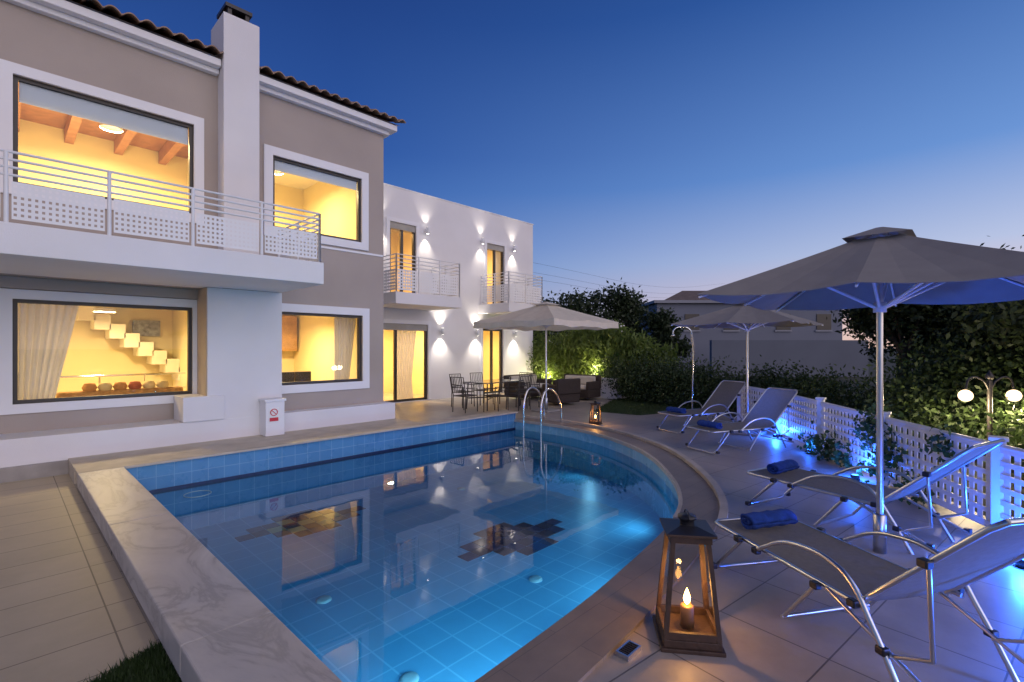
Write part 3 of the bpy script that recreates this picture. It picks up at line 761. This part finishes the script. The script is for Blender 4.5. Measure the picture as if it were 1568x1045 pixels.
# ------------------------------------------------------------ lanterns
def lantern(x,y,s=1,rz=.3,e_=6,z=0):
    e=empty('candle_lantern',(x,y,z),rz); e.scale=(s,s,s)
    B=.15;T=.10;H_=.56
    boxes('base',[(-B,B,-B,B,.02,.06),(-B-.015,B+.015,-B-.015,B+.015,0,.022)],woodd,e,.004)
    V=[];F=[]
    def bar(p,q,w_):
        p=Vector(p);q=Vector(q);k=len(V)
        for c in (p,q):
            for a,b_ in ((-w_,-w_),(w_,-w_),(w_,w_),(-w_,w_)): V.append((c.x+a,c.y+b_,c.z))
        F.extend([(k,k+1,k+5,k+4),(k+1,k+2,k+6,k+5),(k+2,k+3,k+7,k+6),(k+3,k,k+4,k+7),(k,k+3,k+2,k+1),(k+4,k+5,k+6,k+7)])
    for sx in (1,-1):
        for sy in (1,-1): bar((sx*(B-.013),sy*(B-.013),.06),(sx*(T-.008),sy*(T-.008),H_),.012)
    mesh('corner_posts',V,F,woodd,e)
    boxes('bottom_frame',[(-B+.026,B-.026,-B+.003,-B+.022,.062,.10),(-B+.026,B-.026,B-.022,B-.003,.062,.10),(-B+.003,-B+.022,-B+.026,B-.026,.062,.10),(B-.022,B-.003,-B+.026,B-.026,.062,.10)],woodd,e)
    boxes('top_frame',[(-T-.01,T+.01,-T-.01,T+.01,H_,H_+.04),(-T-.03,T+.03,-T-.03,T+.03,H_+.04,H_+.055)],woodd,e,.004)
    V=[(-T-.03,-T-.03,H_+.055),(T+.03,-T-.03,H_+.055),(T+.03,T+.03,H_+.055),(-T-.03,T+.03,H_+.055),(-.045,-.045,H_+.075),(.045,-.045,H_+.075),(.045,.045,H_+.075),(-.045,.045,H_+.075)]
    mesh('roof',V,[(0,1,5,4),(1,2,6,5),(2,3,7,6),(3,0,4,7),(4,5,6,7)],black,e)
    revolve('chimney_top',[(.038,H_+.075),(.038,H_+.10),(.05,H_+.105),(.05,H_+.12),(0,H_+.125)],black,e,20)
    tube('handle',[(-.045,0,H_+.10),(-.06,0,H_+.12),(0,0,H_+.145),(.06,0,H_+.12),(.045,0,H_+.10)],.004,black,e,smooth=True)
    b2=B-.012;t2=T-.008
    V=[];F=[]
    cs=[(-1,-1),(1,-1),(1,1),(-1,1)]
    for i in range(4):
        a=cs[i];c=cs[(i+1)%4];k=len(V)
        V+=[(a[0]*b2,a[1]*b2,.08),(c[0]*b2,c[1]*b2,.08),(c[0]*t2,c[1]*t2,H_),(a[0]*t2,a[1]*t2,H_)]; F.append((k,k+1,k+2,k+3))
    mesh('glass_panes',V,F,lglass,e)
    revolve('candle',[(0,.06),(.036,.06),(.036,.175),(.030,.18),(0,.172)],M('candle_wax',(.22,.12,.06),.5,.05,5),e,24)
    revolve('flame',[(0,.18),(.013,.195),(.019,.215),(.012,.245),(0,.275)],emis('flame',(1,.50,.12),60),e,16)
    p=point('candle_light',(0,0,.3),e_,(1,.46,.12),.015,e)
    return e
lantern(2.78,1.24,1.05,.62,3.6)
lantern(8.95,6.05,.75,.3,6,z=.02)

# ------------------------------------------------------------ pool ladder
lad=empty('pool_ladder')
rails=[]
for dy in (6.75,7.25):
    rails.append([(7.95,dy,-.75),(7.95,dy,.1),(7.98,dy,.55),(8.15,dy,.78),(8.4,dy,.72),(8.62,dy,.4),(8.66,dy,.02)])
tube('handrails',rails,.021,chrome,lad,smooth=True,res=5)
boxes('steps',[(7.92,8.0,6.76,7.24,z,z+.03) for z in (-.3,-.55)],chrome,lad)

# ------------------------------------------------------------ outdoor shower
sh=empty('outdoor_shower',(12.3,5.35,0))
tube('pipe',[(0,0,0),(0,0,1.95),(-.06,.06,2.17),(-.2,.2,2.22),(-.33,.33,2.15),(-.35,.35,2.02)],.022,chrome,sh,smooth=True)
revolve('head',[(0,.03),(.03,.03),(.06,-.02),(0,-.02)],chrome,sh,16,(-.35,.35,2.0)); revolve('base',[(0,0),(.1,0),(.1,.02),(0,.03)],chrome,sh,16)

# ------------------------------------------------------------ dining set
tb=empty('dining_table',(9.6,9.9,0),0.1)
boxes('top',[(-.8,.8,-.45,.45,.72,.75)],M('table_glass_top',(.12,.12,.12),.15,.1,3),tb,.01)
tube('legs',[[(a*.72,b*.38,0),(a*.68,b*.35,.72)] for a in(1,-1) for b in(1,-1)]+[[(-.68,-.35,.3),(.68,.35,.3)],[(-.68,.35,.3),(.68,-.35,.3)]],.018,dark,tb)
def chair(x,y,rz):
    e=empty('dining_chair',(x,y,0),rz)
    tube('frame',[[(-.24,-.22,0),(-.24,-.2,.62),(-.24,.22,.64)],[(.24,-.22,0),(.24,-.2,.62),(.24,.22,.64)],[(-.22,.24,0),(-.22,.22,.45),(-.22,.32,.92),(.22,.32,.92),(.22,.22,.45),(.22,.24,0)],[(-.23,-.2,.43),(.23,-.2,.43)]],.014,dark,e)
    mesh('seat',[(-.22,-.2,.44),(.22,-.2,.44),(.22,.22,.43),(-.22,.22,.43)],[(0,1,2,3)],wicker,e).modifiers.new('s','SOLIDIFY').thickness=.02
    tube('back_slats',[[(a,.235,.5),(a,.315,.9)] for a in (-.15,-.09,-.03,.03,.09,.15)],.007,dark,e)
    tube('back_bar',[[(-.22,.25,.58),(.22,.25,.58)]],.009,dark,e)
for x,y,r in [(9.0,9.2,3.3),(9.75,9.1,3.1),(10.3,9.25,3.0),(9.1,10.65,.1),(9.9,10.7,-.1),(8.45,9.8,1.7),(10.75,10.0,-1.5)]: chair(x,y,r)
def sofa(x,y,rz,w_=1.4):
    e=empty('wicker_sofa',(x,y,0),rz)
    boxes('frame',[(-w_/2,w_/2,-.38,.38,.08,.34),(-w_/2,w_/2,.30,.42,.34,.78),(-w_/2,-w_/2+.12,-.38,.30,.34,.6),(w_/2-.12,w_/2,-.38,.30,.34,.6)],wicker,e,.03)
    boxes('cushions',[(-w_/2+.13,-.01,-.36,.29,.345,.46),(.01,w_/2-.13,-.36,.29,.345,.46),(-w_/2+.13,w_/2-.13,.16,.295,.462,.75)],cushion,e,.04)
sofa(12.2,10.9,0.1,1.7); sofa(13.1,9.6,-1.5,1.4); sofa(11.5,9.0,2.9,.85)
ct=empty('coffee_table',(12.1,9.8,0)); boxes('top',[(-.4,.4,-.3,.3,.36,.4)],wicker,ct,.01); boxes('body',[(-.34,.34,-.24,.24,.05,.36)],wicker,ct,.01)

# ------------------------------------------------------------ garden lamp post with globes
gl_=empty('globe_street_lamp',(9.3,-.1,0))
tube('post',[(0,0,0),(0,0,1.25)],.03,dark,gl_)
globe=emis('globe_glow',(1,.72,.42),3.2)
R_=Vector((.69,-.72)); 
for i,s in enumerate((-1,1)):
    ox=R_.x*.33*s; oy=R_.y*.33*s
    tube(f'arm_{i}',[(0,0,1.1),(ox*.3,oy*.3,1.25),(ox*.8,oy*.8,1.28),(ox,oy,1.13)],.014,dark,gl_,smooth=True)
    revolve(f'globe_{i}',[(.08*math.sin(a)+.0,-.08*math.cos(a)) for a in np.linspace(0,math.pi,14)],globe,gl_,20,(ox,oy,1.04))
    point(f'globe_light_{i}',(ox,oy,.88),50,(1,.78,.45),.1,gl_)
revolve('finial',[(0,0),(.04,.02),(.05,.06),(.02,.1),(0,.14)],dark,gl_,16,(0,0,1.25))

# ------------------------------------------------------------ distant house, wires
dh=empty('distant_house')
def obox(name,p,q,depth,z0,z1,mat,parent):
    p=Vector(p);q=Vector(q);u=(q-p).normalized();n_=Vector((-u.y,u.x)); 
    if n_.dot(p)<0:n_=-n_
    c=[p,q,q+n_*depth,p+n_*depth]
    V=[(c_.x,c_.y,z0) for c_ in c]+[(c_.x,c_.y,z1) for c_ in c]
    return mesh(name,V,[(0,1,5,4),(1,2,6,5),(2,3,7,6),(3,0,4,7),(4,5,6,7)],mat,parent)
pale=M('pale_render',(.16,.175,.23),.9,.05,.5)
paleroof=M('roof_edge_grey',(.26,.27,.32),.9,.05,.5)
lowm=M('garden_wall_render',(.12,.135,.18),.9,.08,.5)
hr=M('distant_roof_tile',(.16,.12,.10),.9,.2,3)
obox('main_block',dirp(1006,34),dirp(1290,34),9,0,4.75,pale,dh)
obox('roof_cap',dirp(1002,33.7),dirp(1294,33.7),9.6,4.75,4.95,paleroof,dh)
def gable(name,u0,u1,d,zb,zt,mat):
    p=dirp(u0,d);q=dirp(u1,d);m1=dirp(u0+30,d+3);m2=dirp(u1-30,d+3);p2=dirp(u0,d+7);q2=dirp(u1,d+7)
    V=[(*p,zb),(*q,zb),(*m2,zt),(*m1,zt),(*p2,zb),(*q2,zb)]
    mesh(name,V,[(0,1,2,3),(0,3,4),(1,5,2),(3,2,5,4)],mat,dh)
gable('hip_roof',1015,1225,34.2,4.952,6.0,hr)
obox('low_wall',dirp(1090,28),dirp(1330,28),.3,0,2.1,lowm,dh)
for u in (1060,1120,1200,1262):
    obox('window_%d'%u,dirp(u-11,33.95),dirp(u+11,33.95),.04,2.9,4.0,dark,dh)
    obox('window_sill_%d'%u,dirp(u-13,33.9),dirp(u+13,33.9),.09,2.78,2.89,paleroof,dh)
pl=empty('power_lines'); 
for k,z in enumerate((6.9,6.3,5.9)):
    p=dirp(815,30);q=dirp(1110,60)
    tube(f'cable_{k}',[(p[0],p[1],z),((p[0]+q[0])/2,(p[1]+q[1])/2,z+.35),(q[0],q[1],z+2.6)],.006,black,pl,smooth=True)
print('done')
